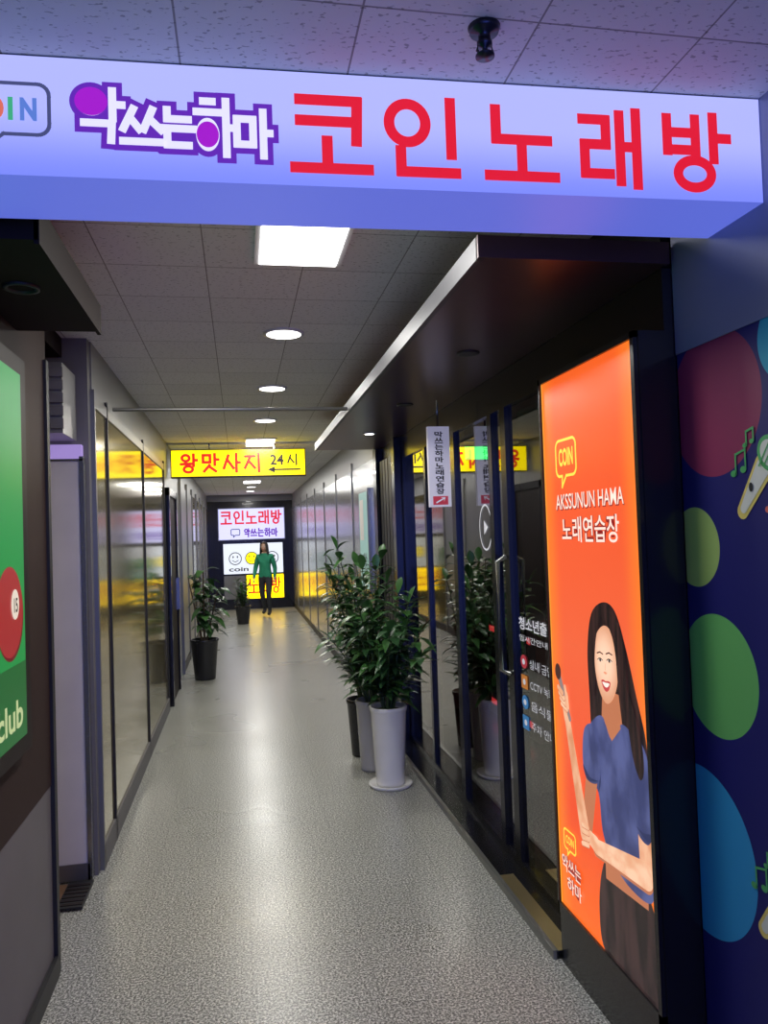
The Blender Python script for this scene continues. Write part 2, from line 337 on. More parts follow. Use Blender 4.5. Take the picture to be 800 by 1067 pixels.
M_y=mat('icon_yellow',(.75,.6,.15),.4); M_g=mat('icon_green',(.08,.4,.12),.4); M_o=mat('icon_orange',(.7,.15,.1),.4); M_c=mat('icon_cream',(.7,.7,.6),.4)
b=MB('mural_microphone_decal')
for (yy,zz) in [(1.765,H+.08),(1.76,H-1.0),(.9,1.2)]:
    p=PL(b,(RX,yy,zz),(0,-1,0),(0,0,1))
    p.limb((-.04,-.05),(.05,.06),.022,.036,M_y,.002); p.limb((-.035,-.044),(.045,.055),.013,.026,M_c,.003)
    p.ell(.075,.09,.042,.05,M_g,.004,rot=.7); p.ell(.075,.09,.03,.038,M_c,.005,rot=.7)
    for k in (-.02,0,.02): p.seg((.055+k,.06),(.1+k,.12),.005,M_g,.006)
    p.ell(-.0,.01,.008,.012,M_blackm,.005)
    def note(a,bb,mm,s=1): 
        p.ell(a,bb,.012*s,.009*s,mm,.003); p.ell(a+.04*s,bb+.008,.012*s,.009*s,mm,.003); p.line([(a+.01*s,bb),(a+.01*s,bb+.05*s),(a+.05*s,bb+.06*s),(a+.05*s,bb+.01)],.006,mm,.003)
    note(-.07,.05,M_g); note(-.02,.12,M_g,.7); note(.06,-.05,M_o)
b.done()

# ---------------------------------------------------------------- karaoke shopfront
b=MB('wall_right_shopfront')
b.box(RX-.02,RX+.10,2.11,6.95,2.25,CZ,M_black)
b.box(RX-.02,RX+.10,5.98,6.95,0,2.25,M_black)
b.box(RX-.02,RX+.10,2.11,2.85,0,2.25,M_black)
b.box(RX-.02,RX+.08,2.85,5.98,0.0,.06,M_black)
for y0,y1 in ((2.85,2.9),(3.55,3.62),(3.76,3.82),(4.46,4.54),(5.2,5.25),(5.93,5.98)):
    b.box(RX-.02,RX+.05,y0,y1,.06,2.25,M_black)
b.done()
b=MB('trim_1'); b.box(RX-.08,RX-.022,5.98,6.1,.031,2.425,M_black); b.box(RX-.08,RX-.022,6.8,6.95,.031,2.425,M_black)
for i in range(5): b.box(RX-.05,RX-.022,6.14+.13*i,6.24+.13*i,.1,2.3,M_blackm)
b.done()
b=MB('trim_2'); b.box(RX-.035,RX,2.085,2.105,0,2.42,M_black); b.done()
wt=mat('sticker_white',(.75,.75,.8),.5,0,(.5,.5,.6),.35); M_r=mat('sticker_red',(.6,.05,.08),.4,0,(.6,.05,.08),.2); M_b=mat('sticker_blue',(.05,.25,.6),.4,0,(.05,.25,.6),.2); M_or=mat('sticker_orange',(.7,.25,.05),.4,0,(.7,.25,.05),.2)
b=MB('window_1'); 
for y0,y1 in ((2.9,3.55),(3.62,3.76),(3.82,4.46),(4.54,5.2),(5.25,5.93)):
    b.add([(RX,y1,.06),(RX,y0,.06),(RX,y0,2.25),(RX,y1,2.25)],[(0,1,2,3)],M_glass)
p=PL(b,(RX-.003,3.50,0),(0,-1,0),(0,0,1))
p.text('청소년출',.0,1.18,.34,1.24,wt,.001,bold=.02); p.text('입시간안내',.0,1.125,.34,1.155,wt,.001)
for i,(mm,t) in enumerate([(M_r,'실내 금연'),(M_or,'CCTV 녹화'),(M_b,'음식물'),(M_b,'주차 안내')]):
    z=1.03-i*.095; 
    if i in(0,2): p.ell(.045,z,.04,.032,mm)
    else: p.rect(.005,z-.032,.085,z+.032,mm)
    p.ell(.045,z,.018,.014,wt,.002); p.text(t,.12,z-.022,.38,z+.022,wt)
p=PL(b,(RX-.003,4.02,H),(0,-1,0),(0,0,1)); p.ring(.07,.02,.10,.12,.010,wt); p.poly([(.045,-.02),(.11,.02),(.045,.06)],wt)
b.tube([(RX-.02,3.60,.95),(RX-.065,3.60,.97),(RX-.065,3.60,1.5),(RX-.02,3.60,1.52)],.012,M_steel); b.done()
b=MB('shop_threshold_step'); b.box(1.15,RX-.021,2.83,6.9,0,.03,M_black); b.box(1.135,1.155,2.83,6.9,0,.034,M_steel2); b.box(1.155,1.22,2.83,3.5,.03,.034,M_gold)
b.done()
b=MB('canopy_right'); b.box(.70,RX-.022,2.08,6.9,2.43,2.47,M_canopy); b.box(.685,.705,2.07,6.9,2.425,2.49,M_cedge); b.box(.685,RX-.022,2.06,2.08,2.425,2.49,M_canopy)
b.box(.70,RX-.022,2.08,6.9,2.47,2.485,M_canopy)
for y in (3.2,4.5,5.8):
    b.lathe(1.0,y,[(.05,2.43),(.05,2.424),(.037,2.424)],M_blackm if y<5 else M_lampf,20); b.disc(1.0,y,2.4235,.037,M_lamp if y>5 else M_blackm,20)
b.done()
M_in=mat('shop_interior_wall',(.20,.12,.16),.5); M_inf=mat('shop_interior_floor',(.08,.07,.08),.2)
b=MB('wall_shop_back'); b.box(3.2,3.3,2.1,7,0,CZ,M_in); b.done()
b=MB('wall_shop_near'); b.box(RX+.12,3.2,2.1,2.2,0,CZ,M_in); b.done()
b=MB('wall_shop_far'); b.box(RX+.14,3.2,6.97,7.05,0,CZ,M_in); b.done()
b=MB('floor_shop'); b.box(RX+.1,3.2,2.2,6.95,.0,.01,M_inf); b.done()
b=MB('ceiling_shop'); b.box(RX+.12,3.2,2.2,6.95,2.5,2.52,M_blackm); b.done()
cy=emi('screen_cyan',(.05,.25,.5),1.2); rd=emi('neon_red',(.8,.05,.05),1.6); pk=emi('screen_pink',(.5,.15,.35),.9); gn=emi('sign_green_lit',(.02,.9,.12),4); am=emi('warm_panel',(.6,.25,.08),.9)
b=MB('karaoke_machine')
b.box(2.6,3.15,4.4,5.2,.01,1.1,M_blackm); b.box(2.75,3.15,4.45,5.15,1.1,1.9,M_black)
p=PL(b,(2.75,5.15,1.1),(0,-1,0),(0,0,1)); p.rect(.05,.1,.65,.7,cy,.004); p.rect(.1,.3,.4,.5,pk,.006); p=PL(b,(2.6,5.2,0),(0,-1,0),(0,0,1)); p.rect(.05,.8,.75,.86,rd,.004); p.rect(.1,.2,.7,.7,am,.004); b.done()
b=MB('ticket_counter'); b.box(2.2,2.8,5.6,6.8,.01,.9,M_in); b.box(2.15,2.85,5.55,6.85,.9,.95,M_white)
p=PL(b,(2.2,6.8,0),(0,-1,0),(0,0,1)); p.rect(.1,.1,1.1,.15,rd,.004); p.rect(.1,.75,1.1,.8,rd,.004); b.done()
b=MB('bar_stool'); b.lathe(1.95,4.1,[(0,.01),(.17,.01),(.17,.03),(.025,.05),(.025,.62),(.16,.64),(.17,.68),(.15,.71),(0,.71)],mat('stool_red',(.4,.05,.04),.4)); b.done()
b=MB('green_shop_sign'); b.box(1.72,2.25,6.2,6.26,2.24,2.38,M_blackm); p=PL(b,(1.72,6.2,2.24),(1,0,0),(0,0,1)); p.rect(.01,.015,.52,.125,gn,.003); b.tube([(1.85,6.23,2.38),(1.85,6.23,2.5)],.006,M_steel); b.tube([(2.1,6.23,2.38),(2.1,6.23,2.5)],.006,M_steel); b.done()
b=MB('interior_pendant_lamp'); b.tube([(2.2,5.0,2.5),(2.2,5.0,2.2)],.005,M_blackm); b.lathe(2.2,5.0,[(.02,2.2),(.08,2.17),(.12,2.1)],M_blackm); b.disc(2.2,5.0,2.105,.11,emi('bulb_warm',(1,.65,.4),5,True)); b.done()

M_sw=mat('sign_white',(.6,.58,.65),.4,0,(.5,.48,.6),.4); M_k=mat('sign_ink',(.02,.02,.03),.5)
b=MB('hanging_direction_sign'); b.box(1.09,1.22,4.33,4.36,1.80,2.27,M_sw); b.tube([(1.155,4.345,2.27),(1.155,4.345,2.423)],.006,M_steel)
p=PL(b,(1.09,4.33,1.80),(1,0,0),(0,0,1))
for i,ch in enumerate('막쓰는하마노래연습장'): p.text(ch,.04,.437-.037*(i+1)+.007,.09,.437-.037*i+.003,M_k,.0015,bold=.03)
p.rect(.02,.012,.11,.062,M_r); p.poly([(.04,.02),(.085,.045),(.085,.03),(.095,.055),(.065,.055),(.078,.05),(.035,.027)],wt,.003); b.done()

# ---------------------------------------------------------------- backlit poster light box
def orange():
    m=D.materials.new('poster_orange'); m.use_nodes=True; nt=m.node_tree; bb=nt.nodes['Principled BSDF']; L=nt.links.new
    tc=nd(nt,'ShaderNodeTexCoord'); sp=nd(nt,'ShaderNodeSeparateXYZ'); L(tc.outputs['Object'],sp.inputs[0])
    mr=nd(nt,'ShaderNodeMapRange'); mr.inputs['From Min'].default_value=.25; mr.inputs['From Max'].default_value=2.2; L(sp.outputs[2],mr.inputs[0])
    r=nd(nt,'ShaderNodeValToRGB'); e=r.color_ramp.elements; e[0].color=(.95,.14,.012,1); e[1].color=(.93,.12,.015,1)
    x=e.new(.2); x.color=(.85,.07,.02,1); x=e.new(.5); x.color=(.86,.125,.05,1); x=e.new(.8); x.color=(.86,.08,.02,1)
    ab=nd(nt,'ShaderNodeMath',operation='SUBTRACT'); ab.inputs[1].default_value=2.435; L(sp.outputs[1],ab.inputs[0])
    a2=nd(nt,'ShaderNodeMath',operation='ABSOLUTE'); L(ab.outputs[0],a2.inputs[0])
    m3=nd(nt,'ShaderNodeMapRange',interpolation_type='SMOOTHSTEP'); m3.inputs['From Min'].default_value=.22; m3.inputs['From Max'].default_value=.36; m3.inputs['To Max'].default_value=.75; L(a2.outputs[0],m3.inputs[0])
    mx=nd(nt,'ShaderNodeMix',data_type='RGBA'); mx.inputs[7].default_value=(1,.25,.02,1); L(m3.outputs[0],mx.inputs[0])
    L(mr.outputs[0],r.inputs[0]); L(r.outputs[0],mx.inputs[6]); L(mx.outputs[2],bb.inputs['Emission Color']); bb.inputs['Emission Strength'].default_value=1.0
    bb.inputs['Base Color'].default_value=(.2,.04,.01,1); bb.inputs['Roughness'].default_value=.25
    return m
PO=orange(); E=emi
hair=pmat('print_hair',(.010,.006,.008),(.045,.018,.018),(1,60,4)); hair2=E('print_hair_sheen',(.06,.022,.02),1)
skin=pmat('print_skin',(.66,.27,.13),(.90,.49,.30),(1,14,10)); skin2=E('print_skin_shade',(.50,.17,.08),1); skin3=pmat('print_skin_light',(.78,.37,.20),(.96,.60,.40),(1,12,18))
face=rmat('print_face',2.79-.447,.24+.97,.035,.135,(.97,.61,.43),(.68,.29,.15),1.25)
blush=E('print_skin_blush',(.80,.32,.19),1)
shirt=pmat('print_shirt',(.035,.045,.14),(.095,.115,.29),(1,10,6),4); shirt2=E('print_shirt_fold',(.022,.03,.10),1); pants=pmat('print_pants',(.012,.008,.009),(.05,.025,.025),(1,22,4))
lip=E('print_lip',(.55,.06,.06),1); tooth=E('print_teeth',(.95,.85,.75),1); eyew=E('print_eye_white',(.75,.6,.5),1); yel=E('print_yellow',(1,.62,.06),1.1); wh=E('print_white',(1,.72,.62),1); dr=E('print_darkred',(.25,.01,.01),1); mic=E('print_mic',(.25,.2,.2),1); glow=E('print_edge_glow',(1,.40,.04),1)
b=MB('karaoke_poster_lightbox')
b.box(1.165,1.26,2.06,2.815,.0,2.225,M_black)
b.box(1.15,1.165,2.065,2.085,.2,2.225,M_black); b.box(1.15,1.165,2.785,2.80,.2,2.225,M_black); b.box(1.15,1.165,2.065,2.80,2.205,2.225,M_black); b.box(1.15,1.165,2.065,2.80,.2,.24,M_black)
p=PL(b,(1.160,2.79,.24),(0,-1,0),(0,0,1)); PW=.71
p.rect(0,0,PW,1.97,PO,.001)
p.rect(0.004,0,.012,1.97,glow,.0015); p.rect(PW-.012,0,PW-.004,1.97,glow,.0015)
p.bubble(.12,1.60,.29,1.73,.010,yel,.002); p.text('COIN',.145,1.635,.265,1.70,yel,.002,bold=.03)
p.text('AKSSUNUN HAMA',.11,1.475,.62,1.53,dr,.002,bold=.03); p.text('AKSSUNUN HAMA',.106,1.479,.616,1.534,wh,.0026,bold=.005)
p.text('노래연습장',.15,1.36,.58,1.45,dr,.002,bold=.06); p.text('노래연습장',.15,1.36,.58,1.45,wh,.0026,bold=.01)
# woman (printed)
p.blob([(.45,1.165),(.53,1.14),(.59,1.03),(.64,.90),(.685,.78),(.69,.68),(.65,.64),(.60,.68),(.50,.80),(.42,.74),(.38,.64),(.33,.66),(.32,.85),(.32,1.0),(.36,1.12)],hair,.002)
p.poly([(.42,.88),(.53,.88),(.55,.76),(.50,.68),(.40,.74)],skin2,.0024)
p.blob([(.36,.0),(.33,.12),(.36,.26),(.42,.32),(.60,.33),(.69,.28),(.705,.14),(.70,0),(.53,-.0)],pants,.0022)
p.poly([(.39,.25),(.66,.27),(.67,.42),(.39,.42)],skin2,.0024)
p.blob([(.28,.70),(.35,.765),(.415,.785),(.47,.725),(.54,.79),(.62,.77),(.685,.73),(.70,.60),(.70,.40),(.68,.30),(.55,.29),(.44,.33),(.38,.40),(.36,.52),(.29,.55),(.26,.62)],shirt,.0027)
p.blob([(.36,.52),(.38,.56),(.385,.64),(.375,.58),(.355,.5)],shirt2,.003)
p.text('LA',.60,.56,.65,.64,yel,.003,bold=.02)
p.poly([(.42,.80),(.53,.80),(.535,.775),(.472,.72),(.425,.775)],skin2,.0030)
p.limb((.325,.60),(.26,.36),.042,.038,skin2,.0032)
p.limb((.245,.34),(.135,.70),.040,.024,skin,.0034)
p.limb((.665,.52),(.665,.38),.048,.043,skin,.0031); p.limb((.655,.362),(.33,.322),.044,.027,skin2,.0037); p.limb((.655,.37),(.33,.33),.042,.026,skin3,.0038)
p.blob([(.27,.71),(.34,.74),(.385,.66),(.37,.56),(.28,.54),(.25,.60)],shirt,.0036); p.blob([(.25,.585),(.28,.54),(.365,.56),(.30,.555)],shirt2,.0037)
p.blob([(.60,.77),(.69,.73),(.705,.55),(.68,.47),(.61,.49),(.59,.6)],shirt,.0036); p.blob([(.61,.50),(.68,.475),(.70,.505),(.65,.495)],shirt2,.0037)
# hair falling in front of the shoulder
p.blob([(.57,.92),(.62,.86),(.665,.76),(.67,.68),(.645,.65),(.61,.70),(.585,.80)],hair,.0039)
p.limb((.33,.335),(.27,.345),.030,.024,skin3,.0040)
for k in range(4): p.limb((.27,.37-.020*k),(.225-.004*(k%2),.365-.022*k),.0105,.0085,skin2,.0042+.0002*k); p.limb((.27,.372-.020*k),(.225-.004*(k%2),.367-.022*k),.009,.0075,skin3,.0043+.0002*k)
p.limb((.13,.72),(.115,.79),.026,.032,skin,.0040)
p.limb((.155,.72),(.075,.86),.011,.015,mic,.0044); p.ell(.066,.876,.026,.030,hair2,.0046); 
for k in range(4): p.limb((.135-.012*k,.748+.018*k),(.088-.008*k,.760+.019*k),.0115,.010,skin2,.0048+.0002*k); p.limb((.135-.012*k,.75+.018*k),(.088-.008*k,.762+.019*k),.0095,.0085,skin3,.0049+.0002*k)
p.limb((.14,.76),(.125,.83),.011,.009,skin,.0058)
# head
p.blob([(.375,1.0),(.378,.93),(.398,.875),(.43,.842),(.462,.838),(.50,.865),(.53,.92),(.54,1.0),(.52,1.06),(.46,1.09),(.40,1.06)],face,.0040)
p.blob([(.44,1.115),(.40,1.06),(.378,.98),(.376,.90),(.357,.84),(.335,.9),(.33,1.0),(.355,1.09),(.42,1.15),(.50,1.15),(.57,1.07),(.59,.94),(.57,.84),(.535,.90),(.525,1.0),(.50,1.07)],hair,.0046)
for (ex,ey) in ((.418,.972),(.482,.978)):
    p.blob([(ex-.016,ey),(ex,ey+.006),(ex+.016,ey+.001),(ex,ey-.004)],eyew,.0048); p.ell(ex,ey+.001,.006,.006,hair,.0050); p.line([(ex-.018,ey+.000),(ex-.008,ey+.006),(ex+.006,ey+.007),(ex+.018,ey+.002)],.003,hair,.0052); p.line([(ex-.021,ey+.021),(ex,ey+.027),(ex+.020,ey+.023)],.0045,hair2,.0050)
p.line([(.454,.965),(.451,.945)],.0022,blush,.0048); p.blob([(.438,.936),(.450,.931),(.463,.936),(.450,.940)],blush,.0048)
p.blob([(.420,.906),(.435,.911),(.451,.909),(.468,.912),(.483,.908),(.472,.885),(.451,.875),(.431,.885)],lip,.0048); p.blob([(.428,.903),(.451,.904),(.476,.905),(.465,.893),(.451,.889),(.438,.893)],tooth,.0050)
p.bubble(.065,.23,.165,.30,.007,yel,.0064); p.text('COIN',.08,.25,.15,.28,yel,.0064,bold=.03)
p.text('악쓰는',.04,.14,.20,.20,dr,.0062,bold=.1); p.text('악쓰는',.04,.14,.20,.20,wh,.0068,bold=.01); p.text('하마',.08,.075,.20,.13,dr,.0062,bold=.1); p.text('하마',.08,.075,.20,.13,wh,.0068,bold=.01)
b.done()

# ---------------------------------------------------------------- big overhead sign
def sy(x): return 1.665+(RX-x)*.03
M_face=grad_emi('lightbox_lavender',2.43,2.60,(.20,.25,.92),(.45,.48,1.0),1.0)
M_under=grad_emi('lightbox_blue_under',2.40,2.44,(.10,.15,.72),(.11,.15,.70),.9)
M_red=emi('vinyl_red',(.74,.010,.03),1.0); M_wh=emi('vinyl_white',(.80,.78,1),1.0); M_pur=emi('vinyl_purple',(.12,.02,.42),1.0); M_mag=emi('vinyl_magenta',(.36,.01,.55),1.0); M_slate=emi('vinyl_slate',(.06,.07,.18),1)
b=MB('karaoke_overhead_sign')
x0,x1=-.735,RX-.006; zb,zt=2.438,2.697
f=[(x0,sy(x0),zb),(x1,sy(x1),zb),(x1,sy(x1)+.23,zb),(x0,sy(x0)+.23,zb),(x0,sy(x0),zt),(x1,sy(x1),zt),(x1,sy(x1)+.23,zt),(x0,sy(x0)+.23,zt)]
b.add(f,[(0,3,2,1),(4,5,6,7),(0,1,5,4),(1,2,6,5),(2,3,7,6),(3,0,4,7)],[M_under,M_silver,M_face,M_under,M_silver,M_silver])
p=PL(b,(0,sy(0),H),(1,-.03,0),(0,0,1))
def bx(a,bb,z0=.818,z1=.995): return (a,z0,bb,z1)
glyphs(p,'코인노래방',[bx(.145,.312),bx(.353,.523),bx(.595,.757),bx(.825,.972),bx(1.035,1.203)],.025,M_red,.002)
lgb=[(-.325,.87,-.225,.98),(-.225,.86,-.14,.95),(-.145,.865,-.075,.945),(-.07,.85,.01,.97),(.015,.85,.09,.95)]
glyphs(p,'악쓰는하마',lgb,.042,M_pur,.0012)
glyphs(p,'악쓰는하마',lgb,.017,M_wh,.0022)
p.ell(-.289,.954,.034,.031,M_mag,.0032); p.ell(-.0445,.893,.024,.029,M_mag,.0032)
p.bubble(-.56,.875,-.375,.985,.008,M_slate,.002)
for ch,a,w_,c in zip('COIN',(-.545,-.502,-.458,-.434),(.034,.036,.010,.034),((.5,.3,.1),(.7,.15,.1),(.05,.4,.2),(.1,.2,.6))): p.text(ch,a,.905,a+w_,.955,emi('vinyl_'+ch,c,1),.002,bold=.05)
b.done()

b=MB('ceiling_sprinkler'); M_brz=mat('dark_bronze',(.05,.05,.06),.3,.8); Y0=1.50; X0=.53
b.lathe(X0,Y0,[(0,2.70),(.034,2.70),(.030,2.688),(.013,2.685),(.013,2.672),(.016,2.668),(.016,2.660),(.006,2.656),(.006,2.644),(.020,2.641),(.020,2.637),(0,2.635)],M_brz,24)
b.tube([(X0-.014,Y0,2.668),(X0-.017,Y0,2.65),(X0-.005,Y0,2.638)],.003,M_brz); b.tube([(X0+.014,Y0,2.668),(X0+.017,Y0,2.65),(X0+.005,Y0,2.638)],.003,M_brz); b.done()

# ---------------------------------------------------------------- ceiling lamps (mesh fixture + real lamp in it)
def lamp(parent,x,y,z,sx,syy,pw,col=(1,.985,.93),disk=False):
    L=D.lights.new('lamp_source','AREA'); L.shape='DISK' if disk else 'RECTANGLE'; L.size=sx
    if not disk: L.size_y=syy
    L.energy=pw; L.color=col; o=D.objects.new('lamp_source',L); C.collection.objects.link(o); o.location=(x,y,z); o.parent=parent
def sq(y,l=.6,x=.245,pw=22):
    b=MB('ceiling_panel_light'); b.box(x-.165,x+.165,y,y+l,CZ-.012,CZ,M_lampf); b.box(x-.145,x+.145,y+.02,y+l-.02,CZ-.016,CZ-.012,M_lamp); o=b.done()
    lamp(o,x,y+l/2,CZ-.018,.29,l-.04,pw)
sq(2.32,pw=15); sq(8.1); sq(13.9); sq(-.6,pw=7)  # last panel: unseen fill light added behind the camera for the near floor
for y in (3.93,5.38,6.85,9.7,11.1,12.5,15.6,17.0):
    b=MB('ceiling_downlight'); b.lathe(.25,y,[(.105,CZ),(.105,CZ-.008),(.088,CZ-.010)],M_lampf); b.disc(.25,y,CZ-.0095,.088,M_lamp); o=b.done()
    lamp(o,.25,y,CZ-.012,.17,.17,12.5,disk=True)
b=MB('ceiling_crossbar_pipe'); b.tube([(LX+.025,4.72,2.44),(.68,4.72,2.44)],.012,M_steel2,12); b.done()
b=MB('smoke_detector'); b.lathe(.0,9.0,[(.06,CZ),(.06,CZ-.02),(.04,CZ-.045),(0,CZ-.05)],M_white); b.done()

# ---------------------------------------------------------------- yellow sign
M_yb=emi('acrylic_yellow',(1,.78,.0),1.7,True); M_r2=emi('acrylic_red',(.8,.02,.01),1); M_ink=emi('acrylic_ink',(.03,.02,.02),1)
b=MB('yellow_massage_sign'); b.box(LX+.035,.735,8.44,8.56,2.33,2.63,M_sb)
for yy,ux,ox in ((8.44,1,LX+.035),(8.56,-1,.735)):
    p=PL(b,(ox,yy,2.33),(ux,0,0),(0,0,1)); p.rect(.01,.01,1.43,.29,M_yb,.002)
    glyphs(p,'왕맛사지',[(.1+.225*i,.055,.275+.225*i,.245) for i in range(4)],.030,M_r2,.004)
    p.text('24',1.05,.12,1.20,.235,M_ink,.004,bold=.03); glyphs(p,'시',[(1.24,.12,1.35,.235)],.018,M_ink,.004)
    p.seg((1.08,.07),(1.38,.07),.018,M_ink,.004); p.poly([(1.02,.07),(1.10,.035),(1.10,.105)],M_ink,.004)
b.tube([(-.3,8.5,2.63),(-.3,8.5,CZ)],.008,M_steel); b.tube([(.4,8.5,2.63),(.4,8.5,CZ)],.008,M_steel); b.done()

# ---------------------------------------------------------------- end wall
b=MB('wall_end'); b.box(LX-.12,RF+.12,YE,YE+.15,0,CZ,M_black); b.box(LX,RF,YE-.03,YE,2.55,CZ,M_panel2)
b.box(LX,LX+.12,YE-.06,YE,0,2.55,M_black); b.box(RF-.12,RF,YE-.06,YE,0,2.55,M_black); b.done()
M_e1=emi('end_sign_white',(.62,.62,1),1.2,True); M_e2=emi('end_sign_lower',(.75,.8,.9),1.1,True); M_e3=emi('end_sign_yellow',(1,.66,0),3.5,True)
b=MB('end_karaoke_sign'); b.box(-.50,1.06,YE-.12,YE-.002,1.63,2.39,M_silver)
p=PL(b,(-.50,YE-.12,1.63),(1,0,0),(0,0,1)); p.rect(.02,.02,1.54,.74,M_e1,.003)
glyphs(p,'코인노래방',[(.08+.29*i,.38,.31+.29*i,.68) for i in range(5)],.042,M_red,.006)
p.bubble(.3,.12,.5,.26,.02,M_slate,.006); glyphs(p,'악쓰는하마',[(.6+.16*i,.08,.73+.16*i,.26) for i in range(5)],.03,M_pur,.006); b.done()
b=MB('end_lower_lightbox'); b.box(-.42,1.02,YE-.09,YE-.002,.22,1.58,M_black)
p=PL(b,(-.42,YE-.09,.22),(1,0,0),(0,0,1)); p.rect(.03,.62,.90,1.33,M_e2,.003); p.rect(.93,.62,1.41,1.33,M_e2,.003); p.rect(.55,.03,1.41,.58,M_e3,.003); p.rect(.03,.03,.52,.58,M_panel2,.003)
for a,mm in ((.3,M_ink),(.68,M_ink),(1.16,M_ink)):
    p.ring(a,.98,.14,.14,.02,mm,.005); p.ell(a-.05,1.02,.018,.025,mm,.005,12); p.ell(a+.05,1.02,.018,.025,mm,.005,12); p.line([(a-.07,.94),(a,.90),(a+.07,.94)],.015,mm,.005)
p.ell(.68,.98,.13,.13,M_yb,.004); p.text('coin',.15,.68,.6,.78,M_ink,.005,bold=.02)
glyphs(p,'노래방',[(.60,.15,.82,.5),(.88,.15,1.08,.5),(1.13,.15,1.34,.5)],.04,M_r2,.006); b.done()

# ---------------------------------------------------------------- plants
M_leaf=mat('leaf_dark',(.03,.09,.03),.35,var=.5,vscale=9); M_leaf2=mat('leaf_mid',(.05,.15,.035),.35,var=.4,vscale=9); M_stem=mat('stem_green',(.05,.09,.03),.5); M_soil=mat('potting_soil',(.03,.02,.015),.9,bump=.5); M_bark=mat('bark',(.12,.08,.05),.8)
def leaf(b,base,d,L,W,mt,droop=.3):
    d=Vector(d).normalized(); s=d.cross(Vector((0,0,1)))
    if s.length<.05: s=Vector((1,0,0))
    s.normalize(); up=s.cross(d); base=Vector(base)
    prof=[(0,.04),(.2,.6),(.45,1),(.7,.78),(.88,.35),(1,0)]; vs=[];fs=[]
    for t,w in prof:
        c=base+d*L*t-Vector((0,0,1))*droop*L*t*t
        vs+=[c+s*W*.5*w+up*W*.14*w,c,c-s*W*.5*w+up*W*.14*w]
    for i in range(5):
        a=i*3; fs+=[(a,a+1,a+4,a+3),(a+1,a+2,a+5,a+4)]
    b.add(vs,fs,mt,True)
def pot(b,x,y,h,rt,rb,mt,z=0):
    b.lathe(x,y,[(0,z+.002),(rb,z+.002),(rb*1.02,z+.02),(rt*.97,z+h-.04),(rt,z+h-.03),(rt*1.03,z+h-.02),(rt*1.03,z+h-.004),(rt*.99,z+h),(rt*.9,z+h),(rt*.86,z+h-.05),(0,z+h-.045)],mt,40)
    b.disc(x,y,z+h-.035,rt*.87,M_soil)
def bushy(b,x,y,z0,H1,spread,n,L,W,seed,lean=(0,0)):
    r=random.Random(seed)
    for i in range(n):
        a=2*math.pi*i/n+r.uniform(-.3,.3); hh=H1*r.uniform(.4,1); sp=spread*r.uniform(.45,1)*(.5 if i%3==0 else 1)
        p0=Vector((x+.03*math.cos(a),y+.03*math.sin(a),z0)); p2=Vector((x+sp*math.cos(a)+lean[0],y+sp*math.sin(a)+lean[1],z0+hh))
        if p2.x>1.14: p2.x=1.14
        p1=Vector((p0.x*.6+p2.x*.4,p0.y*.6+p2.y*.4,z0+hh*.65)); pts=[]
        for k in range(13):
            t=k/12; pts.append(p0*(1-t)**2+p1*2*t*(1-t)+p2*t*t)
        b.tube(pts,[.008*(1-.6*k/12) for k in range(13)],M_stem,6)
        for k in range(2,13):
            d=(pts[min(k+1,12)]-pts[k-1]).normalized(); s=d.cross(Vector((r.uniform(-1,1),r.uniform(-1,1),r.uniform(.1,1)))).normalized()
            for sg in (1,-1):
                dd=(s*sg+d*.55+Vector((0,0,.05))); leaf(b,pts[k],dd,L*r.uniform(.7,1.1),W*r.uniform(.8,1.1),M_leaf if r.random()<.6 else M_leaf2,r.uniform(.1,.7))
        leaf(b,pts[12],(pts[12]-pts[10]),L,W,M_leaf2,.3)
M_pw=mat('pot_white_glaze',(.80,.79,.79),.18,coat=.4); M_pg=mat('pot_grey_glaze',(.42,.41,.43),.25,coat=.3); M_pk=mat('pot_black',(.015,.015,.02),.25)
b=MB('potted_leafy_plant'); b.lathe(.93,5.02,[(0,.001),(.135,.001),(.145,.02),(.14,.025),(.12,.012),(0,.012)],M_pw); pot(b,.93,5.02,.51,.120,.092,M_pw,.012); bushy(b,.93,5.02,.48,.84,.32,15,.165,.062,3,(.05,-.02)); b.done()
b=MB('potted_leafy_plant'); pot(b,.885,5.40,.49,.115,.09,M_pg); bushy(b,.885,5.40,.45,1.12,.27,14,.17,.062,5,(-.06,.0)); b.done()
b=MB('potted_leafy_plant'); pot(b,.885,5.78,.42,.13,.10,M_pk); bushy(b,.885,5.78,.38,1.0,.28,12,.17,.062,9,(-.08,0)); b.done()
b=MB('potted_rubber_tree'); pot(b,-.45,9.45,.48,.165,.12,M_pk)
r=random.Random(4)
for i in range(4):
    a=i*1.6; pts=[Vector((-.45+.02*math.cos(a)+.15*t*math.cos(a),9.45+.15*t*math.sin(a),.43+t*(.62+.08*i))) for t in [k/8 for k in range(9)]]
    b.tube(pts,[.013-.001*k for k in range(9)],M_bark,8)
    for k in range(2,9):
        for q in range(3):
            an=r.uniform(0,6.28); el=r.uniform(-.1,.7); L_=r.uniform(.15,.27)
            if math.cos(an)<0 and pts[k].x-L_<-.68: an=math.pi-an
            leaf(b,pts[k],(math.cos(an),math.sin(an),el),L_,.10,M_leaf if q else M_leaf2,r.uniform(.3,.8))
b.done()
b=MB('potted_palm'); pot(b,.02,15.3,.35,.15,.11,M_pk); bushy(b,.02,15.3,.32,.55,.18,9,.16,.05,12); b.done()

